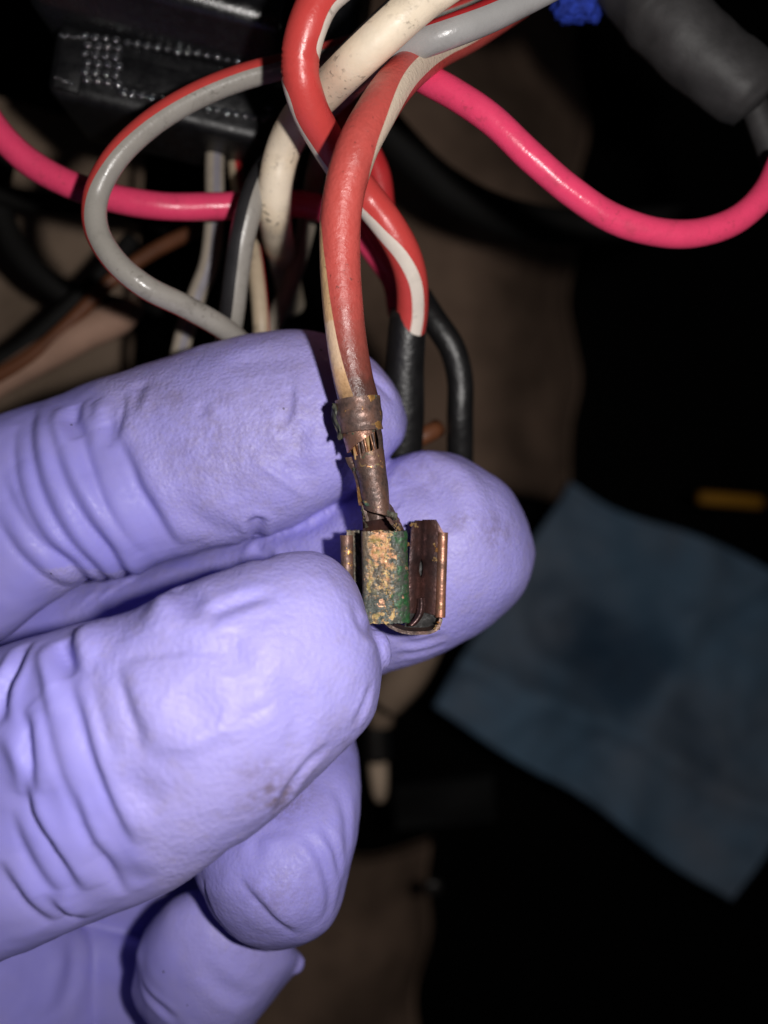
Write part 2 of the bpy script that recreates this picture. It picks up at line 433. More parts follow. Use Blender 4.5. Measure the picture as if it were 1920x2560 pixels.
# ------------------------------------------------------------------ wires
def wire(name, label, pts, d_px, mats, stripe=None, cat='wire', group=None, step=0.4, parts=True, wob=0.012, ins_name='insulation'):
    """pts: (px, py, depth[, stripe angle in degrees]); d_px: width in photo pixels at each depth 0;
    stripe: (half angle in degrees) of a coextruded stripe facing the angle given per point."""
    rows = []
    for q in pts:
        z = q[2]; rows.append([*P(q[0], q[1], z), q[3] if len(q) > 3 else 0.0])
    s, along = spline(rows, step)
    c = s[:, :3]; r = d_px / 2.0 / pxmm(0)
    rr = np.full(len(c), r)
    root = empty(name, c[-1])
    tag(root, label, cat, group)
    if not stripe:
        v, f, al = tube(c, rr, 28, wob, seed=len(name))
        mesh_obj(ins_name, v, f, mats[0], root, attrs={'along': al})
        return root, c, along
    t, n, sd = frames(c)
    mid = np.radians(s[:, 3]); hw = math.radians(stripe)
    def sector(a0, a1, k, rad):
        th = a0[:, None] + (a1 - a0)[:, None] * np.linspace(0, 1, k)[None]
        ring = np.cos(th)[..., None] * n[:, None] + np.sin(th)[..., None] * sd[:, None]
        vv = c[:, None] + ring * rad[:, None, None]
        return vv.reshape(-1, 3)
    ka, kb = 26, 9
    v = sector(mid + hw, mid + 2 * np.pi - hw, ka, rr)
    f = grid_faces(len(c), ka)
    ce = [len(v), len(v) + 1]
    v = np.vstack([v, c[:1], c[-1:]])
    L = (len(c) - 1) * ka
    for j in range(ka - 1): f += [(ce[0], j + 1, j), (ce[1], L + j, L + j + 1)]
    f += [(ce[0], 0, ka - 1), (ce[1], L + ka - 1, L)]
    mesh_obj(ins_name, v, f, mats[0], root, attrs={'along': np.concatenate([np.repeat(along, ka), [0, along[-1]]])})
    v = sector(mid - hw, mid + hw, kb, rr * 1.004)
    mesh_obj('stripe', v, grid_faces(len(c), kb), mats[1], root, attrs={'along': np.repeat(along, kb)})
    return root, c, along

# main burned wire, from the top right under the grey wire down into the crimp
main_pts = [(1300, 0, -16, 5), (1180, 78, -12, 5), (1095, 122, -8, 8), (1040, 160, -4.5, 14), (985, 215, -0.5, 26), (935, 290, 2.2, 52), (893, 370, 3.5, 80), (866, 455, 3.2, 120),
            (852, 540, 2.6, 250), (850, 640, 1.9, 285), (856, 750, 1.2, 298), (868, 860, 0.4, 308), (884, 950, -0.1, 318), (899, 1010, -0.3, 324), (905, 1050, -0.4, 326)]
sp_len = spline([[*P(*q[:3])] for q in main_pts])[1][-1]
M['main'] = burned('scorched_red_insulation', (0.53, 0.085, 0.072), (0.135, 0.042, 0.030), sp_len - 15.0, sp_len - 3.2, sp_len - 9.6, (0.45, 0.080, 0.066))
M['main_stripe'] = burned('scorched_white_stripe', (0.66, 0.42, 0.22), (0.62, 0.36, 0.17), sp_len - 8.0, sp_len - 2.4, sp_len - 9.6, (0.74, 0.53, 0.36), (sp_len - 26, sp_len - 19, (0.68, 0.56, 0.44)))
main_root, main_c, main_al = wire('scorched_wire', 'thick red wire with cream stripe, scorched brown where it enters the held terminal', main_pts, 100, (M['main'], M['main_stripe']), 26, step=0.35)

wire('red_striped_wire', 'red wire with thin white stripe curling behind the scorched wire into a black sleeve',
     [(860, -60, 3, 60), (805, -10, 3.0, 62), (770, 60, 2.5, 68), (752, 130, 1.5, 85), (750, 165, 1.0, 180), (752, 200, 0.5, 272), (775, 275, -1.5, 282), (812, 345, -4.5, 288), (860, 420, -7.5, 294),
      (915, 490, -10, 300), (968, 560, -11, 318), (1008, 630, -12.5, 350), (1028, 700, -14.5, 375), (1030, 780, -17, 385), (1018, 860, -19, 385)], 96, (M['red'], M['stripe_white']), 23)

wire('white_wire', 'dirty cream wire with dark stripe running diagonally from the top edge',
     [(1160, -75, 2.5, -82), (1060, -5, 2.5, -80), (975, 70, 2, -80), (895, 145, 0.3, -82), (820, 220, -4.5, -88), (745, 300, -10, -95), (708, 375, -13, -95), (690, 450, -14.5, -95), (686, 520, -16.5, -95), (690, 570, -21, -95), (705, 640, -31, -95), (730, 760, -48, -95)],
     100, (M['white'], M['black_stripe']), 17)

wire('grey_wire', 'light grey wire with red edge crossing over the scorched wire at top',
     [(1440, -70, -2, -60), (1330, -12, -2.5, -62), (1220, 42, -1.5, -70), (1110, 85, -1.0, -78), (1010, 122, -2.8, -88), (925, 170, -8, -100), (840, 245, -17, -120), (760, 320, -26, -120)],
     78, (M['grey_cool'], M['red_deep']), 30)

wire('tan_wire', 'short cream wire showing between the white and scorched wires',
     [(835, 300, -24), (805, 370, -24), (788, 440, -25), (772, 540, -30), (742, 660, -31), (700, 770, -33), (640, 900, -36)], 62, (M['beige'],))

wire('looped_grey_wire', 'grey wire with red stripe making the big loop at the left',
     [(1320, -60, -12, -75), (1200, 15, -12, -75), (1050, 68, -12, -75), (930, 105, -12, -72), (835, 133, -11.5, -68), (720, 163, -11, -64), (600, 195, -10, -60), (480, 245, -9, -58), (370, 315, -8, -60), (285, 400, -7.5, -66), (240, 490, -8, -78), (240, 570, -8, -90),
      (285, 650, -8, -98), (360, 715, -9, -102), (460, 765, -12, -102), (545, 812, -15, -104), (590, 845, -18, -104), (640, 900, -24, -104)],
     68, (M['grey'], M['red']), 38)

wire('pink_wire', 'pink wire sagging from the left edge behind the grey loop',
     [(-70, 215, -15), (-20, 310, -15), (60, 395, -16), (150, 450, -17), (260, 490, -18), (400, 515, -19), (540, 516, -21), (680, 510, -22.5), (780, 515, -23), (870, 555, -23), (940, 630, -24), (985, 700, -26), (1000, 780, -30)],
     84, (M['pink'],))

wire('bright_pink_wire', 'bright pink wire swooping down from centre to the right edge',
     [(960, 150, -13), (1060, 195, -9), (1140, 238, -8), (1230, 300, -7.5), (1330, 395, -8), (1430, 480, -9), (1530, 545, -10), (1640, 580, -11), (1740, 583, -11.5), (1840, 550, -12), (1915, 480, -12.5), (1960, 390, -13)],
     80, (M['pink'],))

wire('dark_red_wire', 'short out of focus red wire half hidden behind the scorched wire',
     [(840, 200, -20), (870, 290, -20), (915, 370, -20.5), (945, 440, -21), (955, 520, -22), (960, 600, -25)], 82, (M['red_deep'],))

wire('grey_black_wire', 'grey wire with broad black edge beside the loop bottom',
     [(760, 330, -32, -75), (690, 395, -22, -70), (640, 475, -15.5, -60), (608, 580, -15.5, -52), (592, 680, -17, -48), (580, 780, -19, -48), (565, 880, -24, -48)], 78, (M['grey'], M['black_stripe']), 48)

wire('cream_violet_wire', 'thin cream wire with violet stripe hanging left of the black edged wire',
     [(545, 270, -32, 15), (537, 400, -31, 15), (536, 540, -30, 12), (522, 660, -30, 10), (492, 740, -31, 10), (460, 840, -32, 10), (440, 930, -34, 10)], 66, (M['beige'], M['violet']), 22)

wire('cream_red_wire', 'thin cream wire with red stripe dropping below the black connector',
     [(578, 280, -34, 20), (588, 400, -33, 20), (602, 500, -31, 30), (628, 600, -28, 75), (643, 700, -27, 80), (652, 800, -27, 80), (655, 900, -28, 80)], 56, (M['tan'], M['red_deep']), 24)

wire('olive_wire', 'faint brown wire deep behind the red wires',
     [(900, 520, -34), (940, 640, -33), (985, 740, -33), (1010, 820, -36)], 34, (M['brown_ins'],))

# ---- black sleeves and cables
def cable(name, label, pts, mat, d_px, cat='cable', wob=0.02, collar=None):
    rows = [[*P(*q[:3]), (q[3] if len(q) > 3 else d_px)] for q in pts]
    s, al = spline(rows, 0.8)
    r = s[:, 3] / 2 / np.array([pxmm(z) for z in s[:, 2]])
    v, f, along = tube(s[:, :3], r, 26, wob, seed=len(label))
    o = mesh_obj(name, v, f, mat, attrs={'along': along})
    tag(o, label, cat); return o

cable('shrink_sleeve', 'matte black sleeve around the lower end of the red striped wire', [(1018, 775, -17.5, 84), (1017, 830, -18.6, 96), (1012, 920, -20, 98), (1008, 1040, -22, 104), (1000, 1180, -25, 104)], M['sleeve'], 96, 'sleeve')
cable('black_tube', 'bent black tube right of the sleeved red wire', [(1050, 745, -26), (1085, 800, -25), (1130, 870, -25), (1150, 950, -26), (1150, 1040, -27), (1150, 1160, -30)], M['sleeve'], 66, 'tube')
cable('bare_copper_end', 'small orange brown wire end between the black sleeve and tube', [(1035, 1100, -28), (1070, 1085, -28), (1095, 1070, -29)], M['brown_ins'], 46, 'wire end')
cable('thick_black_cable', 'thick blurred black cable crossing the brown panel', [(880, 200, -62), (960, 310, -64), (1060, 420, -68), (1180, 505, -72), (1320, 555, -76), (1480, 570, -80), (1700, 560, -86)], M['black_ins'], 92)
cable('black_loop_cable', 'blurred black cable looping down the left edge', [(10, 380, -52), (-5, 480, -52), (18, 580, -52), (80, 670, -52), (170, 735, -53), (290, 770, -55), (430, 800, -58)], M['black_ins'], 62)
cable('black_cross_cable', 'blurred black cable running level under the left pink wire', [(-60, 470, -50), (60, 500, -50), (170, 508, -50), (300, 520, -52), (420, 560, -56)], M['black_ins'], 52)
cable('brown_cable', 'thin brown cable slanting up behind the grey loop', [(-40, 960, -44), (90, 880, -44), (190, 790, -44), (280, 700, -44), (380, 630, -46), (520, 560, -50)], M['brown_ins'], 36)
cable('dark_diagonal_cable', 'black cable lying above the beige loom at the left', [(-60, 935, -46), (60, 865, -46), (160, 780, -46), (250, 690, -47), (330, 600, -50)], M['black_ins'], 44)
o = cable('beige_loom', 'blurred beige cable loom leaving the left edge above the index finger', [(-80, 1010, -46, 64), (0, 955, -46, 70), (110, 890, -46, 80), (210, 835, -46, 86), (300, 790, -48, 84), (345, 765, -50, 40)], M['beige_loom'], 70, 'cable loom')

# heat-shrink splice at the upper right, tapering onto a thin black wire
s, al = spline([[*P(px, py, z), w] for px, py, z, w in [(1470, -160, -20, 150), (1580, -60, -19, 185), (1650, 20, -18.5, 200), (1710, 90, -18, 192), (1775, 150, -18, 186), (1830, 195, -18, 182), (1870, 232, -18, 172), (1893, 256, -18, 140)]], 0.4)
root = empty('splice', s[-1, :3]); tag(root, 'fat matte grey heat shrink splice at the upper right corner', 'splice')
rr = s[:, 3] / 2 / pxmm(-18)
v, f, along = tube(s[:, :3], rr, 40)
for i in range(len(v)):
    nz = noise.noise(Vector(v[i] * 0.25)) * 0.35 + noise.noise(Vector(v[i] * 1.1)) * 0.06
    q = s[min(int(i // 40), len(s) - 1), :3]
    d = v[i] - q
    v[i] = q + d * (1 + nz / 4)
mesh_obj('sleeve', v, f, M['shrink'], root)
s2, _ = spline([[*P(px, py, z)] for px, py, z in [(1850, 215, -20), (1885, 262, -20), (1908, 320, -20), (1935, 400, -20), (1950, 470, -20)]], 0.4)
v, f, _ = tube(s2, 66 / 2 / pxmm(-20), 24)
mesh_obj('wire_tail', v, f, M['shrink'], root)

# blue foam scrap at the top edge
def lump(name, center, rad, mat, seed, amp=0.2, freq=0.6, parent=None, n=32):
    th = np.linspace(0, np.pi, n); ph = np.linspace(0, 2 * np.pi, n * 2, endpoint=False)
    v = []
    for a in th:
        for b in ph:
            d = Vector((math.sin(a) * math.cos(b), math.sin(a) * math.sin(b), math.cos(a)))
            e = [abs(x) ** 0.75 * (1 if x > 0 else -1) for x in d]
            q = Vector((e[0] * rad[0], e[1] * rad[1], e[2] * rad[2]))
            q *= 1 + amp * noise.noise(q * freq + Vector((seed, 0, 0))) + amp * 0.5 * noise.noise(q * freq * 3)
            v.append(np.array(q) + np.asarray(center))
    return mesh_obj(name, v, grid_faces(n, n * 2, True), mat, parent)
o = lump('foam_scrap', P(1445, 0, -22), (3.0, 2.7, 2.2), M['blue_fuzz'], 3.3, 0.25, 0.9)
tag(o, 'small fuzzy bright blue scrap at the top edge', 'foam scrap')

# rod with shiny tip below the thumb
root = empty('metal_rod', P(950, 2010, -125)); tag(root, 'dark rod with shiny metal tip hanging below the thumb tip', 'rod')
s, _ = spline([P(930, 1700, -125), P(938, 1800, -125), P(945, 1900, -125)], 1.0)
v, f, _ = tube(s, 62 / 2 / pxmm(-125), 24); mesh_obj('shaft', v, f, M['dark_metal'], root)
s, _ = spline([[*P(944, 1885, -125), 50], [*P(947, 1940, -125), 46], [*P(950, 1985, -125), 36], [*P(951, 2003, -125), 20]], 0.6)
v, f, _ = tube(s[:, :3], s[:, 3] / 2 / pxmm(-125), 24); mesh_obj('tip', v, f, M['chrome'], root)
s, _ = spline([[*P(950, 1755, -120), 64], [*P(952, 1790, -120), 66], [*P(952, 1815, -120), 60]], 0.6)
v, f, _ = tube(s[:, :3], s[:, 3] / 2 / pxmm(-120), 24); mesh_obj('collar', v, f, M['beige_panel'], root)
cable('tan_hose', 'blurred tan hose end just below the middle finger', [(960, 1760, -100, 90), (1010, 1690, -100, 110), (1050, 1620, -102, 110), (1080, 1560, -106, 90)], M['beige_panel'], 100, 'hose')
o = lump('bolt_head', P(1083, 2218, -140), (2.4, 2.2, 1.5), M['dark_metal'], 1.0, 0.05, 0.4, n=16)
tag(o, 'tiny grey bolt head at the corner of the lower brown panel', 'bolt')

# ------------------------------------------------------------------ black connector housing
ROT = -8.0
ca, sa = math.cos(math.radians(ROT)), math.sin(math.radians(ROT))
ZC = -22.0
YAW = 0.24
conn0 = P(400, 160, ZC)
conn = empty('connector_housing', conn0); tag(conn, 'black plastic connector housing with toothed grip at the upper left', 'connector')
def Pc(px, py, z):
    q = P(px, py, z)
    for _ in range(4): q = P(px, py, z - (q[0] - conn0[0]) * YAW)
    return q
def cbox(name, px0, py0, px1, py1, zf, zb, bev, mat, parent=conn, seg=4):
    """box given by opposite corners in the housing's own tilted frame, read at its front face"""
    a, b = Pc(px0, py0, zf), Pc(px1, py1, zf)
    a[2] = b[2] = zf
    d = (b - a)[:2]
    w, h = d[0] * ca + d[1] * sa, -(-d[0] * sa + d[1] * ca)
    cen = (a + b) / 2; cen[2] = (zf + zb) / 2
    v, f = rounded_box(cen, (abs(w), abs(h), zf - zb), bev, ROT, seg)
    v[:, 2] -= (v[:, 0] - conn0[0]) * YAW
    return mesh_obj(name, v, f, mat, parent)
def conn_pt(lx, ly, z):
    return conn0 + np.array([ca * lx - sa * ly, sa * lx + ca * ly, z - ZC - YAW * (ca * lx - sa * ly)])
def conn_local(px, py, z):
    d = Pc(px, py, z) - conn0
    return d[0] * ca + d[1] * sa, -d[0] * sa + d[1] * ca
def profile_body(name, x0, x1, edge, low, zf, zlow, r=2.8):
    # front face, rounded lower edge, face sloping back to the grip block
    prof = [(edge + 26, -42), (edge + 26, zf - 3), (edge + 23, zf)]
    prof += [(edge + 6, zf + 0.3), (edge + 2.2, zf + 0.15)]
    nrm = math.atan2(zf - zlow, edge - low)
    for k_ in range(9):
        a = k_ / 8 * (math.pi / 2 - nrm * 0.35)
        prof.append((edge + r - r * math.sin(a) * 1.0, zf - r + r * math.cos(a)))
    prof += [(low + 0.8, zlow + 0.9), (low, zlow), (low, -42)]
    prof = np.array(prof)
    cy, cz = prof.mean(0)
    v, f = [], []
    stations = [(x0, 0.86), (x0 + 0.5, 0.96), (x0 + 1.5, 1.0), (x1 - 1.2, 1.0), (x1 - 0.4, 0.97), (x1, 0.90)]
    xs = []
    for i_ in range(len(stations) - 1):
        n_ = 24 if i_ == 2 else 1
        for t_ in range(n_): xs.append([a + (b - a) * t_ / n_ for a, b in zip(stations[i_], stations[i_ + 1])])
    xs.append(stations[-1])
    for x, sc_ in xs:
        for y, z in prof: v.append(conn_pt(x, cy + (y - cy) * sc_, cz + (z - cz) * sc_))
    n_ = len(prof); f = grid_faces(len(xs), n_, True)
    f += [tuple(range(n_))[::-1], tuple(range((len(xs) - 1) * n_, len(xs) * n_))]
    o = mesh_obj(name, v, f, M['plastic'], conn)
    o.data.set_sharp_from_angle(angle=math.radians(48)); return o
ed = conn_local(610, 72, -17)[1]; lw = conn_local(600, 152, -21)[1]
profile_body('body', conn_local(16, 30, -17)[0], conn_local(716, 60, -19)[0], ed, lw, -15.5, -21.5)
profile_body('end_cap', conn_local(748, 60, -19)[0], conn_local(880, 60, -19)[0], ed - 1.0, lw, -16.0, -21.5)
cbox('grip_block', 136, 40, 712, 372, -22, -36, 1.6, M['plastic_flat'], seg=5)
cbox('inset_panel', 306, 138, 668, 298, -21.75, -23, 0.15, M['plastic_flat'], seg=2)
cbox('wear_patch', 148, 108, 196, 232, -21.8, -23, 0.2, M['plastic_flat'], seg=2)

def tooth_mesh():
    # wedge shaped grip tooth, tip forward
    n = 8; v = []; w, h, dp = 0.62, 0.55, 0.62
    for zz, sc_ in ((0, 1.0), (0.5, 0.95), (0.85, 0.70), (1.0, 0.30)):
        for i in range(n):
            a = 2 * math.pi * i / n
            v.append((math.cos(a) * w * sc_, (math.sin(a) * h * sc_ - 0.28 * zz), dp * zz))
    f = grid_faces(4, n, True) + [tuple(range(3 * n, 4 * n))]
    me = bpy.data.meshes.new('grip_tooth')
    me.from_pydata([tuple(x * MM for x in q) for q in v], [], f)
    me.polygons.foreach_set('use_smooth', [True] * len(me.polygons))
    me.materials.append(M['plastic_tooth']); me.update(); return me
tm = tooth_mesh()
def tooth(px, py, sc_=1.0, z=-22.0):
    o = bpy.data.objects.new('grip_tooth', tm); col.objects.link(o); o.parent = conn
    q = Pc(px, py, z)
    o.location = Vector(q * MM) - conn.location
    o.rotation_euler = (random.uniform(-.25, .25), random.uniform(-.25, .25), math.radians(ROT + random.uniform(-9, 9)))
    q = sc_ * random.uniform(0.82, 1.12); o.scale = (q, q, q)
for r_ in range(6):
    for c_ in range(4):
        x = 214 + 25.5 * c_ + (6 if r_ % 2 else 0); y = 90 + 22 * r_ + 3.3 * c_
        tooth(x, y, 1.08)
for i in range(13): tooth(318 + 25.2 * i, 106 + 4.05 * i, 1.05)
for i in range(9): tooth(470 + 18 * i, 121 + 3.9 * i, 0.55)
for i in range(16): tooth(308 + 23.6 * i, 230 + 4.5 * i, 1.05)
for i in range(2): tooth(672, 270 + 20 * i, 1.05)
for i in range(7): tooth(152 + 9 * i, 92 + random.uniform(-5, 5), 0.45)
for i in range(5): tooth(142 + 9 * i, 196 + 3 * i + random.uniform(-2, 2), 0.45)

# ------------------------------------------------------------------ the gloved hand
SEG = 128
def digit(st, ns=SEG, ex=2.15):
    """st rows: upper px, upper py, lower px, lower py, axis depth, half thickness. Section = superellipse spanning the two points."""
    rows = []
    for ux, uy, lx, ly, z, dp in st:
        a, b = P(ux, uy, z), P(lx, ly, z)
        rows.append([*((a + b) / 2), *((a - b) / 2), dp])
    s, al = spline(rows, 0.5)
    th = np.linspace(0, 2 * np.pi, ns, endpoint=False)
    ct, st_ = np.cos(th), np.sin(th)
    e = 2 / ex
    cx = np.sign(ct) * np.abs(ct) ** e; sx = np.sign(st_) * np.abs(st_) ** e
    c, hv, dp = s[:, :3], s[:, 3:6], s[:, 6]
    view = c - np.array([0, 0, D]); view /= np.linalg.norm(view, axis=1)[:, None]
    v = c[:, None] + cx[None, :, None] * hv[:, None] - sx[None, :, None] * (dp[:, None, None] * view[:, None])
    f = grid_faces(len(c), ns, True)
    N = len(c) * ns
    v = np.vstack([v.reshape(-1, 3), c[:1], c[-1:]])
    L = (len(c) - 1) * ns
    for j in range(ns):
        f.append((N, (j + 1) % ns, j)); f.append((N + 1, L + j, L + (j + 1) % ns))
    return v, f

digits = [
 # index
 [(-330, 1130, -190, 1680, -15.7, 11), (-150, 1075, 0, 1600, -15.7, 10.5), (0, 1036, 130, 1503, -15.2, 10), (110, 1000, 225, 1459, -15.2, 9.6), (172, 978, 300, 1434, -15.2, 9.3), (240, 948, 370, 1410, -14.7, 9.3), (358, 914, 470, 1385, -14.7, 9.6),
  (511, 863, 600, 1354, -14.7, 10), (639, 834, 720, 1320, -14.7, 9.8), (760, 826, 835, 1260, -14.7, 9.4), (850, 848, 905, 1216, -14.9, 8.7), (914, 888, 955, 1164, -15.3, 7.4), (965, 935, 985, 1125, -15.7, 5.9), (996, 980, 1005, 1100, -16.0, 4.2), (1010, 1012, 1013, 1076, -16.2, 2.4), (1016.5, 1040, 1016.5, 1052, -16.3, 0.5)],
 # thumb
 [(-360, 1840, -70, 2440, 4, 10), (-150, 1690, 130, 2345, 5, 10), (60, 1603, 330, 2262, 6, 10), (217, 1560, 440, 2215, 6.5, 10), (320, 1532, 530, 2152, 6.5, 10.2), (441, 1470, 671, 2053, 6, 10), (560, 1430, 799, 1932, 5, 9.6),
  (660, 1398, 880, 1855, 3.8, 9.0), (740, 1379, 933, 1788, 2.8, 8.2), (810, 1388, 950, 1730, 2.0, 7.2), (862, 1424, 955, 1690, 1.4, 5.8), (893, 1470, 953, 1665, 1.0, 4.3), (912, 1530, 950, 1645, 0.8, 2.7), (931, 1588, 942, 1610, 0.7, 0.6)],
 # middle
 [(-200, 1500, -160, 1930, -30, 10), (100, 1460, 130, 1870, -29, 10), (330, 1420, 360, 1830, -27, 10), (600, 1335, 640, 1780, -24, 10), (800, 1235, 850, 1730, -21, 10.4), (960, 1158, 985, 1674, -19, 10.8), (1058, 1130, 1060, 1650, -18.3, 11), (1135, 1138, 1135, 1618, -18, 10.8), (1206, 1172, 1206, 1576, -18, 9.8),
  (1268, 1218, 1272, 1524, -18.2, 8.2), (1310, 1284, 1314, 1470, -18.6, 5.8), (1330, 1335, 1331, 1428, -18.8, 3.4), (1339, 1378, 1339, 1394, -19, 0.6)],
 # ring: comes from behind the thumb, tip turned to the camera
 [(250, 1700, 420, 1500, -40, 9), (420, 1760, 700, 1600, -35, 9), (540, 1830, 850, 1740, -27, 9), (520, 1960, 893, 1880, -20, 9), (490, 2080, 903, 1985, -15, 9.2), (481, 2140, 894, 2070, -12.5, 9.2), (489, 2195, 878, 2148, -11, 9.0), (506, 2240, 853, 2255, -10, 8.4), (545, 2305, 818, 2328, -10, 7.0), (595, 2350, 770, 2360, -10.2, 4.8), (640, 2370, 720, 2374, -10.5, 2.6), (675, 2379, 685, 2379, -10.8, 0.5)],
 # little finger
 [(340, 2400, 330, 2480, -21, 1.2), (352, 2350, 342, 2520, -20.5, 3.5), (372, 2310, 362, 2548, -20, 5.5), (415, 2258, 395, 2590, -20, 7.2), (490, 2225, 470, 2630, -20, 8.2), (600, 2240, 575, 2610, -20.5, 8.2), (685, 2310, 650, 2540, -22, 7.0), (735, 2365, 705, 2470, -23.5, 5), (757, 2392, 745, 2425, -24.5, 2.0), (764, 2404, 760, 2412, -25, 0.5)],
 # little finger shaft running back under the palm
 [(700, 2330, 640, 2560, -28, 6), (560, 2350, 560, 2700, -34, 8), (380, 2350, 380, 2750, -38, 9), (100, 2250, 100, 2800, -40, 10), (-200, 2200, -200, 2800, -42, 10)],
 # palm
 [(-420, 1250, -420, 2900, -42, 9), (-150, 1330, -150, 2850, -42, 9.5), (100, 1400, 100, 2800, -43, 9.5), (300, 1500, 330, 2700, -44, 9), (420, 1650, 480, 2500, -45, 7), (500, 1800, 540, 2300, -45, 4), (560, 2000, 560, 2060, -45, 0.6)],
 # heel of the hand at the lower left
 [(-420, 2150, -420, 3000, -24, 14), (-150, 2230, -150, 2950, -27, 12.5), (30, 2270, 30, 2900, -31, 10.5), (170, 2300, 180, 2800, -35, 8.5), (270, 2340, 290, 2700, -39, 6), (350, 2400, 360, 2600, -42, 3), (400, 2480, 400, 2510, -44, 0.5)],
]
V, FC = [], []
off = 0
for st in digits:
    v, f = digit(st)
    V.append(v); FC += [tuple(off + i for i in q) for q in f]; off += len(v)
# slack glove tip standing off the thumb end
def ell(center, rad, n=20):
    th = np.linspace(0.02, np.pi - 0.02, n); ph = np.linspace(0, 2 * np.pi, 2 * n, endpoint=False)
    v = np.array([[math.sin(a) * math.cos(b) * rad[0], math.sin(a) * math.sin(b) * rad[1], math.cos(a) * rad[2]] for a in th for b in ph]) + np.asarray(center)
    N = len(v)
    f = grid_faces(n, 2 * n, True)
    v = np.vstack([v, np.asarray(center) + [0, 0, rad[2]], np.asarray(center) - [0, 0, rad[2]]])
    for j in range(2 * n):
        f.append((N, j, (j + 1) % (2 * n))); f.append((N + 1, (n - 1) * 2 * n + (j + 1) % (2 * n), (n - 1) * 2 * n + j))
    return v, [q[::-1] for q in f]
for cpx, rad in (((938, 1625, 0.5), (1.55, 1.9, 1.7)), ((955, 1642, 0.2), (0.95, 1.25, 1.2)), ((738, 2408, -23), (1.3, 1.3, 1.2))):
    v, f = ell(P(*cpx), rad)
    V.append(v); FC += [tuple(off + i for i in q) for q in f]; off += len(v)

tmp = bpy.data.meshes.new('tmp'); tmp.from_pydata(np.vstack(V).tolist(), [], FC); tmp.update()
to = bpy.data.objects.new('tmp', tmp); col.objects.link(to)
md = to.modifiers.new('r', 'REMESH'); md.mode = 'VOXEL'; md.voxel_size = 0.27; md.adaptivity = 0
sm = to.modifiers.new('s', 'SMOOTH'); sm.factor = 0.5; sm.iterations = 5
dg = bpy.context.evaluated_depsgraph_get()
ev = to.evaluated_get(dg).to_mesh()
nv = len(ev.vertices)
hv = np.empty(nv * 3); ev.vertices.foreach_get('co', hv); hv = hv.reshape(-1, 3)
hn = np.empty(nv * 3); ev.vertices.foreach_get('normal', hn); hn = hn.reshape(-1, 3)
hf = [tuple(p.vertices) for p in ev.polygons]
bvh = BVHTree.FromPolygons([Vector(x) for x in hv], hf)
to.evaluated_get(dg).to_mesh_clear()
bpy.data.objects.remove(to); bpy.data.meshes.remove(tmp)

def on_skin(px, py):
    o_ = Vector((0, 0, D)); d = Vector(P(px, py, 0)) - o_; d.normalize()
    h = bvh.ray_cast(o_, d)
    return (np.array(h[0]), np.array(h[1])) if h[0] is not None else None

disp = np.zeros(nv)
def stroke(pts, w, depth, kind='groove', zmin=-60, ends=True):
    """sculpt a crease or ridge along a line on the glove; w, depth in mm.
    groove / ridge: symmetric; fold: groove with a raised roll on its right-hand side (for a stroke running down the picture)"""
    if kind == 'fold': depth = depth * 1.1
    q = [on_skin(*p) for p in pts]
    q = [x for x in q if x is not None and x[0][2] > zmin]
    if len(q) < 2: return
    c, _ = spline([x[0] for x in q], 0.5)
    # settle the samples on the skin again
    cc = []
    for p in c:
        h = bvh.find_nearest(Vector(p)); cc.append(np.array(h[0]))
    c = np.array(cc)
    tg = np.gradient(c, axis=0); tg /= np.maximum(np.linalg.norm(tg, axis=1), 1e-9)[:, None]
    m = w * (9 if kind == 'fold' else 4.5)
    idx = np.where(np.all((hv > c.min(0) - m) & (hv < c.max(0) + m), axis=1))[0]
    if not len(idx): return
    best = np.full(len(idx), 1e9); bi = np.zeros(len(idx), int)
    for i in range(len(c)):
        d2 = ((hv[idx] - c[i]) ** 2).sum(1)
        up = d2 < best; best[up] = d2[up]; bi[up] = i
    dd = np.sqrt(best)
    keep = dd < m
    idx, dd, bi = idx[keep], dd[keep], bi[keep]
    tpos = bi / max(1, len(c) - 1)
    fade = np.clip(np.sin(np.pi * np.clip(tpos, 0, 1)), 0, 1) ** 0.8 if ends else 1.0
    # beyond the ends the distance grows, so the profile dies out by itself
    if kind == 'ridge': h = depth * np.exp(-(dd / w) ** 2)
    elif kind == 'groove': h = depth * (-np.exp(-(dd / w) ** 2) + 0.35 * np.exp(-((dd - 2.0 * w) / (0.9 * w)) ** 2))
    else:
        sdir = np.cross(hn[idx], tg[bi])
        sg = ((hv[idx] - c[bi]) * sdir).sum(1)
        e = np.sqrt(np.maximum(dd ** 2 - sg ** 2, 0))
        ap = np.abs(sg)
        right = 1.25 * np.exp(-ap / (3.0 * w)) * (1 - np.exp(-(ap / (1.25 * w)) ** 2)) - 0.5 * np.exp(-(ap / (0.9 * w)) ** 2)
        left = -0.5 * np.exp(-(ap / (1.9 * w)) ** 1.5)
        h = depth * np.where(sg > 0, right, left) * np.exp(-(e / (2.0 * w)) ** 2)
    disp[idx] += h * fade
    if kind == 'fold': disp[idx] -= 0.22 * np.exp(-(dd / 0.3) ** 2) * fade

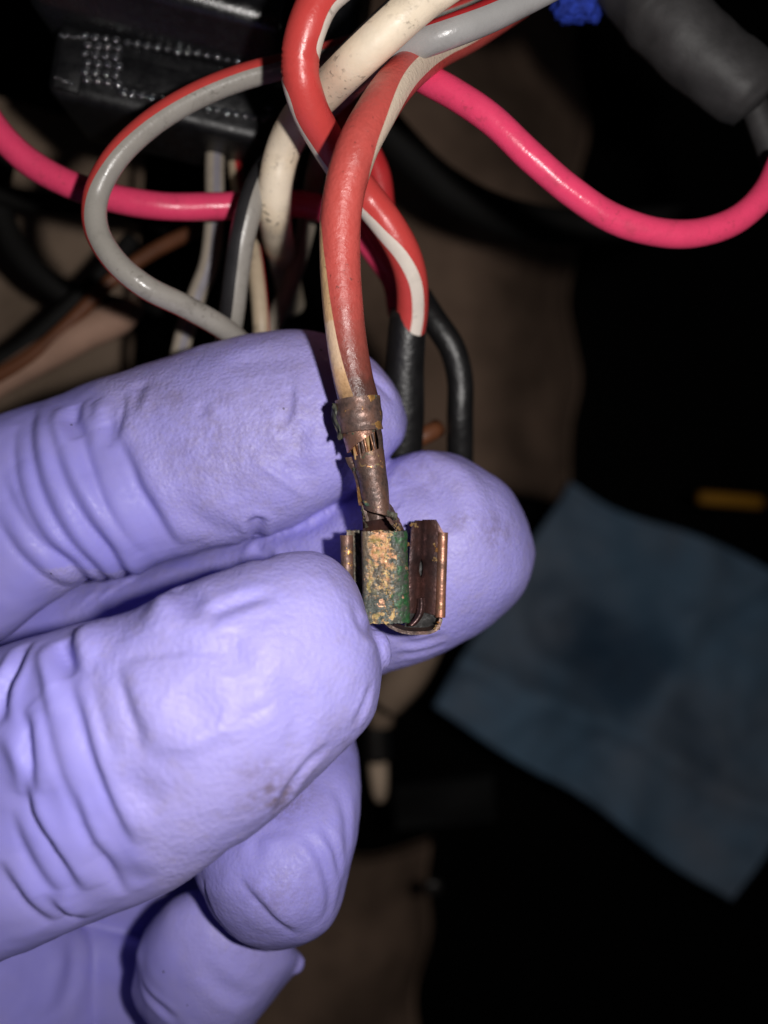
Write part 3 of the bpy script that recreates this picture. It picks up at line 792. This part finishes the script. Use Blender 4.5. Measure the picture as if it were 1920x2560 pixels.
# thumb
stroke([(170, 1690), (199, 1789), (222, 1875), (253, 1956), (289, 2033), (330, 2115)], 0.55, 0.75, 'fold')
stroke([(185, 1975), (217, 2078), (262, 2160), (314, 2238)], 0.6, 0.6, 'fold')
stroke([(52, 1780), (68, 1807), (79, 1888), (86, 1943), (97, 1985)], 0.55, 0.9, 'fold')
stroke([(60, 1915), (68, 1950), (75, 2020), (122, 2096), (167, 2169), (198, 2228)], 0.55, 0.9, 'fold')
stroke([(66, 1610), (41, 1662), (14, 1717), (5, 1762), (3, 1810)], 0.6, 1.0)
stroke([(-20, 1820), (30, 1858), (55, 1905), (58, 1990)], 0.9, 0.6, 'ridge')
stroke([(-10, 2150), (45, 2237), (90, 2286), (128, 2312)], 0.7, 0.7, 'fold')
stroke([(112, 2225), (158, 2286), (208, 2302)], 0.6, 0.55, 'fold')
stroke([(285, 1660), (312, 1748), (340, 1834), (348, 1895)], 0.9, 0.7, 'fold')
stroke([(158, 1600), (160, 1640), (185, 1690)], 0.8, 1.0)
stroke([(212, 1566), (222, 1620), (215, 1680)], 1.2, 0.8, 'ridge')
stroke([(110, 1610), (120, 1700), (150, 1800)], 1.0, 0.5, 'ridge')
stroke([(289, 1653), (384, 1635), (488, 1626), (570, 1640)], 1.3, 0.5, 'fold')
stroke([(436, 1472), (476, 1505), (497, 1552)], 0.9, 0.55)
stroke([(506, 1554), (588, 1509), (697, 1486)], 0.6, 0.4)
stroke([(430, 1480), (400, 1540), (380, 1600)], 1.3, 0.55, 'ridge')
stroke([(560, 1580), (575, 1640), (560, 1690)], 1.6, 0.5)
stroke([(407, 1884), (497, 1848), (565, 1825), (606, 1852)], 0.7, 0.28, 'ridge')
stroke([(440, 1720), (500, 1770), (560, 1790)], 1.6, 0.4)
stroke([(320, 1920), (345, 1980), (420, 2010)], 1.2, 0.35)
stroke([(690, 2032), (722, 1974), (770, 1910), (830, 1860)], 0.6, 0.4)
stroke([(716, 1670), (722, 1738), (748, 1802), (735, 1891)], 1.2, 0.4)
stroke([(590, 1800), (640, 1780), (690, 1755)], 0.45, 0.2)
stroke([(880, 1500), (905, 1560), (940, 1590)], 0.7, 0.35)
stroke([(930, 1700), (915, 1760), (880, 1820)], 0.6, 0.35)
stroke([(250, 2100), (300, 2180), (370, 2210)], 1.2, 0.35)
# index
stroke([(283, 1085), (319, 1151), (351, 1227), (390, 1291), (440, 1368)], 0.9, 0.85, 'fold')
stroke([(312, 975), (302, 1036), (288, 1100)], 0.8, 0.7, 'fold')
stroke([(355, 950), (338, 1010), (330, 1050)], 0.7, 0.4)
stroke([(134, 985), (126, 1068), (153, 1176), (211, 1291), (275, 1374), (340, 1424)], 0.9, 0.9, 'fold')
stroke([(86, 1020), (77, 1112), (102, 1227), (160, 1336), (236, 1419), (290, 1450)], 0.9, 0.9, 'fold')
stroke([(170, 975), (185, 1010), (182, 1060), (200, 1100)], 0.8, 0.8)
stroke([(215, 950), (240, 1000), (265, 1060)], 1.0, 0.45, 'ridge')
stroke([(258, 1020), (270, 1060), (275, 1120)], 0.8, 0.5)
stroke([(-5, 1180), (38, 1278), (96, 1355), (179, 1419), (250, 1462)], 1.0, 0.9, 'fold')
stroke([(-30, 1270), (30, 1370), (100, 1440), (180, 1475)], 1.0, 0.7, 'fold')
stroke([(230, 1180), (280, 1280), (350, 1370)], 1.4, 0.45, 'ridge')
stroke([(745, 930), (738, 1036), (705, 1085)], 0.45, 0.35, 'ridge')
stroke([(728, 960), (722, 1030), (690, 1090)], 0.6, 0.3)
stroke([(625, 1145), (703, 1195), (775, 1245)], 0.5, 0.4, 'ridge')
stroke([(754, 1048), (748, 1100), (770, 1140)], 1.1, 0.45)
stroke([(690, 1100), (730, 1160), (800, 1200)], 1.6, 0.4)
stroke([(505, 1000), (507, 1048)], 0.6, 0.3)
stroke([(905, 930), (950, 960), (988, 1008)], 0.8, 0.4, 'fold')
stroke([(560, 930), (640, 900), (740, 900)], 1.2, 0.25)
stroke([(440, 1250), (520, 1310), (600, 1335)], 1.2, 0.3)
for dx, a in ((22, 0.4), (-24, 0.3), (48, 0.3)):
    stroke([(130 + dx, 1010), (128 + dx, 1080), (155 + dx, 1180), (213 + dx, 1292), (272 + dx, 1372)], 1.0, a, 'ridge')
for dx, a in ((30, 0.35), (-30, 0.35), (62, 0.3)):
    stroke([(60 + dx, 1700), (75 + dx, 1800), (100 + dx, 1920), (140 + dx, 2040), (190 + dx, 2150)], 1.1, a, 'ridge')
stroke([(100, 1650), (112, 1760), (140, 1880), (180, 2000), (230, 2110)], 0.8, 0.4, 'fold')
stroke([(20, 2020), (55, 2120), (110, 2200), (160, 2250)], 0.8, 0.5, 'fold')
stroke([(230, 1700), (255, 1800), (290, 1900)], 1.0, 0.35, 'fold')
stroke([(40, 1060), (32, 1150), (60, 1260), (120, 1360), (190, 1420)], 0.9, 0.5, 'fold')
stroke([(200, 1050), (215, 1130), (250, 1220), (300, 1310), (360, 1380)], 0.8, 0.4, 'fold')
# middle
stroke([(985, 1190), (1040, 1190), (1085, 1225), (1108, 1280), (1120, 1340)], 2.0, 1.25)
stroke([(1130, 1200), (1165, 1270), (1175, 1350), (1160, 1450)], 2.6, 0.35, 'ridge')
stroke([(1000, 1210), (1015, 1270), (1020, 1330)], 1.4, 0.5)
stroke([(985, 1600), (1040, 1610), (1120, 1585)], 0.6, 0.3)
stroke([(990, 1635), (1050, 1632), (1120, 1605)], 0.6, 0.25)
stroke([(613, 1342), (640, 1375), (665, 1400)], 0.7, 0.7)
stroke([(700, 1330), (780, 1310), (850, 1270)], 1.0, 0.3)
# ring
stroke([(594, 2190), (639, 2255), (690, 2307), (740, 2340)], 0.6, 0.45, 'fold')
stroke([(508, 2190), (530, 2275), (575, 2332), (620, 2362)], 0.5, 0.35, 'fold')
stroke([(760, 2085), (806, 2155), (826, 2230), (815, 2300)], 0.6, 0.35)
stroke([(800, 2060), (838, 2130), (848, 2200)], 0.5, 0.3)
stroke([(835, 1960), (865, 2050), (860, 2150)], 0.7, 0.25)
stroke([(640, 2120), (720, 2100), (780, 2150), (800, 2220)], 0.8, 0.2, 'ridge')
stroke([(560, 2130), (650, 2090), (740, 2080)], 0.7, 0.2)
# little finger and heel
stroke([(352, 2455), (396, 2517), (447, 2549)], 0.6, 0.35)
stroke([(500, 2400), (560, 2470), (640, 2500)], 0.9, 0.25)
stroke([(170, 2340), (185, 2400), (150, 2540)], 1.2, 0.5)
stroke([(80, 2370), (60, 2470), (90, 2560)], 1.4, 0.4, 'ridge')
for i in range(9):
    x = 640 + i * 25 + random.uniform(-10, 10)

# loose, slightly lumpy film
lump_n = np.array([noise.noise(Vector(v * 0.22)) * 0.20 + noise.noise(Vector(v * 0.62)) * 0.05 for v in hv])
px, py = to_px(hv)
thumb = (hv[:, 2] > -8) & (py > 1370)
edge = np.where(py < 1420, 283 + (py - 1090) * 0.55, 170 + (py - 1690) * 0.37)
peb = np.clip((px - edge) / 60.0, 0, 1)
low = (py > 1850) & (hv[:, 2] < -1)
peb = np.where(low, np.clip(peb, 0, 0.45), peb)
cr = np.array([noise.noise(Vector(v * 1.35 + np.array([7.0, 1, 2]))) for v in hv])
hv2 = hv + hn * (disp + lump_n + cr * 0.022 * (0.3 + peb))[:, None]
peb = 0.06 + 0.94 * peb
# grime: smudges picked up on the pads
gr = np.zeros(nv)
for gx, gy, rx, ry, a in [(690, 1990, 90, 60, 0.9), (640, 1930, 60, 40, 0.5), (1230, 1335, 60, 50, 0.6), (1160, 1300, 40, 30, 0.5), (560, 1100, 180, 160, 0.42), (700, 1050, 120, 120, 0.42), (400, 1000, 120, 60, 0.4),
                          (700, 2230, 120, 80, 0.35), (590, 1140, 60, 60, 0.3), (730, 920, 80, 60, 0.3), (860, 1860, 80, 60, 0.35), (1040, 1180, 90, 50, 0.35), (620, 2360, 90, 40, 0.3)]:
    gr = np.maximum(gr, a * np.exp(-(((px - gx) / rx) ** 2 + ((py - gy) / ry) ** 2)) * (hn[:, 2] > 0))
# relax the sculpted film a little
ed_ = np.array([(q[i], q[(i + 1) % len(q)]) for q in hf for i in range(len(q))])
cnt = np.maximum(np.bincount(ed_[:, 0], minlength=nv) + np.bincount(ed_[:, 1], minlength=nv), 1)
for _ in range(2):
    acc = np.stack([np.bincount(ed_[:, 0], hv2[ed_[:, 1], a], nv) + np.bincount(ed_[:, 1], hv2[ed_[:, 0], a], nv) for a in range(3)], 1) / cnt[:, None]
    hv2 = hv2 * 0.5 + acc * 0.5
hand = mesh_obj('gloved_hand', hv2, hf, M['glove'], attrs={'pebble': peb, 'grime': gr}, origin=P(0, 1900, -20))
tag(hand, 'hand in lavender nitrile glove holding the corroded terminal with thumb and fingers', 'gloved hand')

# ------------------------------------------------------------------ the corroded terminal
term = empty('crimp_terminal', P(960, 1440, -2))
tag(term, 'corroded copper spade terminal with green verdigris held at the end of the scorched wire', 'terminal')

def sheet(fn, nu, nv_, th):
    """thin metal sheet: fn(u, v) -> point (mm); thickness th (mm)"""
    g = np.array([[fn(i / (nu - 1), j / (nv_ - 1)) for j in range(nv_)] for i in range(nu)])
    du = np.gradient(g, axis=0); dv = np.gradient(g, axis=1)
    n = np.cross(du, dv); n /= np.maximum(np.linalg.norm(n, axis=2), 1e-9)[..., None]
    a = (g + n * th / 2).reshape(-1, 3); b = (g - n * th / 2).reshape(-1, 3)
    N = nu * nv_; f = grid_faces(nu, nv_)
    f = f + [tuple(N + i for i in q[::-1]) for q in f]
    rim = [i * nv_ for i in range(nu)] + [(nu - 1) * nv_ + j for j in range(1, nv_)] + [i * nv_ + nv_ - 1 for i in range(nu - 2, -1, -1)] + [j for j in range(nv_ - 2, 0, -1)]
    for i, q in enumerate(rim):
        r = rim[(i + 1) % len(rim)]; f.append((q, N + q, N + r, r))
    return np.vstack([a, b]), f

def part(name, fn, nu, nv_, th, mat, parent=term, label=None):
    v, f = sheet(fn, nu, nv_, th)
    o = mesh_obj(name, v, f, mat, parent)
    o.data.set_sharp_from_angle(angle=math.radians(50))
    if label: o['label'] = label
    return o

def rag(x, s, amp):   # uneven torn edge
    return amp * (noise.noise(Vector((x * 9.0, s, 0.3))) + 0.6 * noise.noise(Vector((x * 27.0, s, 4.0))))

def barrel(p0, p1, r0, r1, a0, a1, top_rag=0.0, bot_rag=0.0, spiral=0.0, lo=None, hi=None, dent=0.0, seed=0.0):
    """rolled sheet round the axis p0 -> p1; angle 0 faces the camera, +90 the right. lo/hi: functions of u trimming the ends"""
    p0, p1 = np.asarray(p0), np.asarray(p1)
    ax = (p1 - p0); Lg = np.linalg.norm(ax); ax = ax / Lg
    nn = np.array([0, 0, 1.0]); nn = nn - nn.dot(ax) * ax; nn /= np.linalg.norm(nn)
    ss = np.cross(nn, ax)
    def fn(u, v):
        a = math.radians(a0 + (a1 - a0) * u)
        l0 = (lo(u) if lo else 0.0) + rag(u, seed, top_rag) / Lg
        l1 = (hi(u) if hi else 1.0) + rag(u, seed + 5, bot_rag) / Lg
        t = l0 + (l1 - l0) * v
        r = r0 + (r1 - r0) * t + spiral * (1 - u)
        r *= 1 + dent * noise.noise(Vector((u * 4 + seed, t * 3, 1.1)))
        return p0 + ax * Lg * t + (nn * math.cos(a) + ss * math.sin(a)) * r
    return fn

u_ = 1 / pxmm(0)
# insulation crimp, wrapped round the wire with a ragged overlap on the left
part('insulation_crimp', barrel(P(894, 996, -0.4), P(904, 1080, -0.5), 52 * u_, 50 * u_, -75, 270, 0.05, 0.05, 0.10, dent=0.10, seed=1), 64, 18, 0.30, M['term_crimp'])
part('crimp_tab', barrel(P(890, 1006, -0.5), P(901, 1088, -0.6), 55 * u_, 53 * u_, -118, -66, 0.35, 0.25, 0.15, dent=0.22, seed=2), 22, 22, 0.26, M['crust'], label='blackened ragged overlap of the insulation crimp')
# neck between the crimps
part('neck', barrel(P(904, 1080, -0.5), P(924, 1140, -0.6), 46 * u_, 35 * u_, 62, 262, 0.0, 0.08, dent=0.08, seed=3), 40, 14, 0.28, M['term'])
part('neck_flap', barrel(P(903, 1078, -0.5), P(912, 1122, -0.5), 45 * u_, 43 * u_, -85, 46, 0.02, 0.10, dent=0.05, seed=4, hi=lambda u: 1.06 - 0.86 * u ** 1.3), 34, 12, 0.24, M['term_roll'], label='bare copper flap above the strands')
# copper strands showing in the gap
for i in range(15):
    a = -62 + i * 8.6
    r = 36 * u_
    x0 = math.sin(math.radians(a)) * r; z0 = math.cos(math.radians(a)) * r
    a_, b_ = P(903, 1076, -0.5), P(920, 1150, -0.6)
    q0 = a_ + np.array([x0, 0, z0 * 0.95]); q1 = b_ + np.array([x0 * 0.8 + random.uniform(-.32, .32), 0, z0 * 0.82 + random.uniform(-.1, .1)])
    s, _ = spline([q0, (q0 + q1) / 2 + np.array([random.uniform(-.08, .08), 0, random.uniform(0.0, .14)]), q1], 0.12)
    v, f, _ = tube(s, random.uniform(0.09, 0.165), 10); mesh_obj('strand', v, f, random.choice((M['strand'], M['strand'], M['term'], M['orange_crust'])), term)
# wire crimp barrel
wc0, wc1 = P(920, 1131, -0.6), P(947, 1292, -0.7)
part('wire_crimp', barrel(wc0, wc1, 36 * u_, 30 * u_, -82, 272, 0.05, 0.0, 0.0, dent=0.13, seed=6, hi=lambda u: 0.83 + 0.21 * max(0.0, min(1.0, u / 0.42)) if u < 0.5 else 1.04, lo=lambda u: 0.03 * math.cos(u * 6.28)), 60, 40, 0.28, M['term'])
# left lip of the wire crimp, sprung open at its top
lip = spline([[*P(871, 1143, -0.9), 12], [*P(879, 1163, -0.7), 12], [*P(890, 1177, -0.5), 14], [*P(899, 1205, -0.55), 14], [*P(903, 1240, -0.6), 13], [*P(906, 1264, -0.6), 13]], 0.1)[0]
def lipfn(u, v):
    k = u * (len(lip) - 1); i = int(min(k, len(lip) - 2)); q = lip[i] + (lip[i + 1] - lip[i]) * (k - i)
    w = q[3] * u_
    return q[:3] + np.array([(v - 0.5) * w * 1.25, 0.1 * rag(v, 3, 0.4), -0.55 * abs(v - 0.75) * 2 * w * 0.8 + rag(u * 3, 8, 0.06)])
part('seam_lip', lipfn, 60, 8, 0.2, M['term_crimp'])
# torn scoop between the crimp and the box
def scoop(u, v):
    # u: across from left rim round the back to the right rim; v: down
    a = math.radians(-110 - 150 * u) if False else math.radians(-88 - 184 * u)
    t = v
    top = P(938, 1262, -0.7); bot = P(962, 1336, -1.7)
    cen = top + (bot - top) * t
    r = (33 + 19 * t ** 1.2) * u_
    dep = r * (1.25 - 0.15 * t)
    x = math.sin(a) * r; z = math.cos(a) * dep
    return cen + np.array([x + rag(t * 2, 2 + u, 0.05), 0, z + rag(u * 2, t * 3, 0.08)])
part('scoop', scoop, 40, 20, 0.28, M['term_blade'], label='torn open channel between crimp and box')
def flank(u, v):   # right flank sweeping from the crimp to the box corner
    c0 = P(958 + 44 * u ** 1.3, 1272 + 62 * u, -0.2 - 0.3 * u); c1 = P(972 + 42 * u ** 0.8, 1262 + 78 * u, -1.9 - 0.8 * u)
    return c0 + (c1 - c0) * v + np.array([rag(u * 2, 1, 0.06), rag(u * 2, 7, 0.06), 0])
part('flank', flank, 26, 10, 0.28, M['term_crimp'])
def torn_lip(u, v):
    a = P(913 + 78 * u, 1262 + 37 * u ** 1.15, 0.45 - 0.3 * u); b = P(908 + 86 * u, 1252 + 34 * u, 0.25 - 0.3 * u)
    return a + (b - a) * v + np.array([0, rag(u * 2, v * 2, 0.12), rag(u * 3, 1 + v, 0.1)])
part('torn_lip', torn_lip, 40, 8, 0.22, M['crust'])
# box: rolled channel with verdigris; cross-section path, left edge round the right side to the back
path = spline([[-54, -0.15, 0], [-52, 0.28, 0], [-46, 0.42, 0], [-20, 0.50, 0], [10, 0.50, 0], [28, 0.42, 0], [42, 0.12, 0], [51, -0.45, 0], [54, -1.2, 0], [53, -2.0, 0], [46, -2.7, 0], [20, -3.2, 0], [-40, -3.5, 0], [-98, -3.6, 0]], 1.0)[0]
def box(u, v):
    k = u * (len(path) - 1); i = int(min(k, len(path) - 2)); q = path[i] + (path[i + 1] - path[i]) * (k - i)
    front = q[1] > -2.2
    cx = 961 + 6 * v; cy = 1328 + 229 * v + (rag(u * 2, 3, 2.0) if v > 0.98 or v < 0.02 else 0)
    w = q[0] * (1 + 0.03 * v)
    p = P(cx, cy, 0) + np.array([w * u_, 0, q[1]])
    p[2] += 0.12 * noise.noise(Vector((q[0] * 0.04, v * 5, 2.2)))
    cr_ = 0.085 * noise.noise(Vector((q[0] * 0.11, v * 22, 5.0))) + 0.06 * noise.noise(Vector((q[0] * 0.26, v * 50, 1.0)))
    p += np.array([cr_ if q[1] < 0.2 and q[0] > 30 else 0, 0, cr_])
    return p
part('box', box, 130, 90, 0.34, M['term_box'], label='box wall crusted with green and orange corrosion')
# left rail of the box, rolled
rail = [P(866, 1338, -1.5), P(868, 1400, -1.5), P(871, 1560, -1.5)]
part('rail', barrel(rail[0], rail[2], 13.5 * u_, 13.5 * u_, -110, 95, 0.02, 0.02, 0.0, dent=0.05, seed=9), 30, 30, 0.24, M['term_crimp'])
# floor of the channel between rail and box, its shade painted in near-black
part('channel_floor', lambda u, v: P(860 + 80 * u, 1338 + 215 * v, -4.0 - 0.3 * math.sin(math.pi * u)), 12, 24, 0.3, M['gap_shade'])

# receptacle half bent out to the right: two leaves, slit with an oval hole, rolled edge
ZB = -4.6
def leaf_l(u, v):
    y = 1301 + 232 * v
    gap = 2.0 + 5.5 * math.exp(-((y - 1421) / 20) ** 4) + 3 * max(0, (y - 1490) / 45)
    xr = 1056 - (y - 1300) * 0.022 - gap; xl = 1029 - (y - 1300) * 0.062 + (10 * max(0, (1322 - y) / 22) if y < 1322 else 0)
    return P(xl + (xr - xl) * u, y, ZB - 0.75 * u ** 3 + 0.25 * (1 - u))
def leaf_r(u, v):
    y0 = 1299 + (32 * max(0.0, (u - 0.62) / 0.38)); y1 = 1528 + 14 * u
    y = y0 + (y1 - y0) * v
    gap = 2.0 + 4.5 * math.exp(-((y - 1421) / 20) ** 4)
    xl = 1056 - (y - 1300) * 0.022 + gap; xr = 1110 - (y - 1300) * 0.032
    return P(xl + (xr - xl) * u, y, ZB - 0.75 * (1 - u) ** 3 + 0.15 * u)
part('leaf', leaf_l, 18, 50, 0.26, M['term_blade'])
part('leaf', leaf_r, 22, 50, 0.26, M['term_blade'])
part('back_leaf', lambda u, v: P(1030 + 66 * u - 9 * v, 1312 + 220 * v, ZB - 1.5), 8, 10, 0.26, M['gap_shade'])  # sheet behind slit and hole, near-black colour stands in for shade
part('rolled_edge', barrel(P(1107.5, 1331, ZB + 0.15), P(1100.5, 1543, ZB + 0.15), 10.5 * (D - ZB) / F, 10.5 * (D - ZB) / F, -120, 210, 0.015, 0.015, dent=0.03, seed=12), 34, 44, 0.2, M['term_roll'], label='bright rubbed copper rolled edge')
# J-shaped strap carrying the bent half back under the box
jp = spline([[*P(962, 1556, -2.6)], [*P(985, 1571, -2.7)], [*P(1012, 1580, -2.8)], [*P(1045, 1582, -2.8)], [*P(1075, 1580, -2.8)], [*P(1094, 1570, -2.8)], [*P(1103, 1548, -2.8)]], 0.15)[0]
def strap(u, v):
    k = u * (len(jp) - 1); i = int(min(k, len(jp) - 2)); q = jp[i] + (jp[i + 1] - jp[i]) * (k - i)
    return q + np.array([0, 0.15 * v, -2.6 * v + 0.25 * math.sin(u * 3.1) + rag(u * 2, 6, 0.05)])
part('strap', strap, 60, 12, 0.34, M['term'])
def strap_in(u, v):
    q = jp[int(12 + (len(jp) - 24) * 0.25)]
    a = P(1010 + 22 * u, 1570 - 6 * u, -2.9); b = P(1052 - 2 * u, 1500 + 6 * u, ZB + 0.2)
    p = a + (b - a) * v; p[0] += 0.9 * math.sin(v * math.pi) * 0.9; p[1] -= 0.6 * math.sin(v * math.pi)
    return p
part('inner_curl', lambda u, v: P(1046 + 14 * u + 4 * v - 30 * v ** 3, 1496 + 68 * v, ZB + 0.1 + 0.8 * v + 0.3 * math.sin(u * 3.14)), 10, 24, 0.22, M['term_blade'])
part('curl_floor', lambda u, v: P(1012 + 88 * u, 1530 + 44 * v, ZB - 0.6 + 0.6 * v), 14, 8, 0.25, M['gap_shade'])  # recess inside the J, darkened by colour in place of shade

# crusts of corrosion clinging to the torn edges
def crumbs(name, spots, mat, n, rad, label=None):
    vs_, fs_ = [], []; o_ = 0
    for i in range(n):
        a, b, z0, z1 = random.choice(spots)
        t = random.random()
        c = P(a[0] + (b[0] - a[0]) * t + random.gauss(0, 2.2), a[1] + (b[1] - a[1]) * t + random.gauss(0, 2.2), z0 + (z1 - z0) * t + random.gauss(0, 0.06))
        r = rad * random.uniform(0.4, 1.4)
        base = [(1, 0, 0), (-1, 0, 0), (0, 1, 0), (0, -1, 0), (0, 0, 1), (0, 0, -1)]
        vv = [np.array(c) + np.array(q) * r * random.uniform(0.6, 1.4) for q in base]
        ff = [(0, 2, 4), (2, 1, 4), (1, 3, 4), (3, 0, 4), (2, 0, 5), (1, 2, 5), (3, 1, 5), (0, 3, 5)]
        vs_ += vv; fs_ += [tuple(o_ + q for q in f) for f in ff]; o_ += 6
    o = mesh_obj(name, np.array(vs_), fs_, mat, term, smooth=False)
    o['kind'] = 'stuff'
    if label: o['label'] = label
crumbs('corrosion_crumb', [((884, 1172), (902, 1190), -0.3, -0.4), ((1008, 1340), (1017, 1540), -0.2, -0.5), ((925, 1400), (1000, 1540), 0.68, 0.62), ((850, 998), (942, 990), 0.9, 0.9), ((868, 1082), (940, 1076), 1.3, 1.0), ((845, 1005), (862, 1075), 0.3, 0.4), ((912, 1260), (990, 1298), 0.5, 0.3), ((905, 1270), (915, 1318), -0.4, -0.2), ((985, 1292), (1012, 1340), -0.1, -0.6), ((1010, 1360), (1018, 1550), -0.8, -0.9), ((908, 1170), (900, 1180), 0.2, 0.2)], M['crust'], 330, 0.08, 'dark green crumbly corrosion')
crumbs('orange_crumb', [((1028, 1308), (1042, 1318), ZB + .3, ZB + .3), ((1086, 1362), (1094, 1378), ZB + .25, ZB + .25), ((1084, 1395), (1088, 1405), ZB + .25, ZB + .25), ((1085, 1575), (1100, 1555), -2.4, -2.4), ((988, 1312), (1000, 1332), 0.1, 0.0), ((1012, 1500), (1014, 1530), -0.6, -0.6), ((1016, 1360), (1020, 1366), ZB + .3, ZB + .3)], M['orange_crust'], 90, 0.11, 'orange flakes of corrosion')
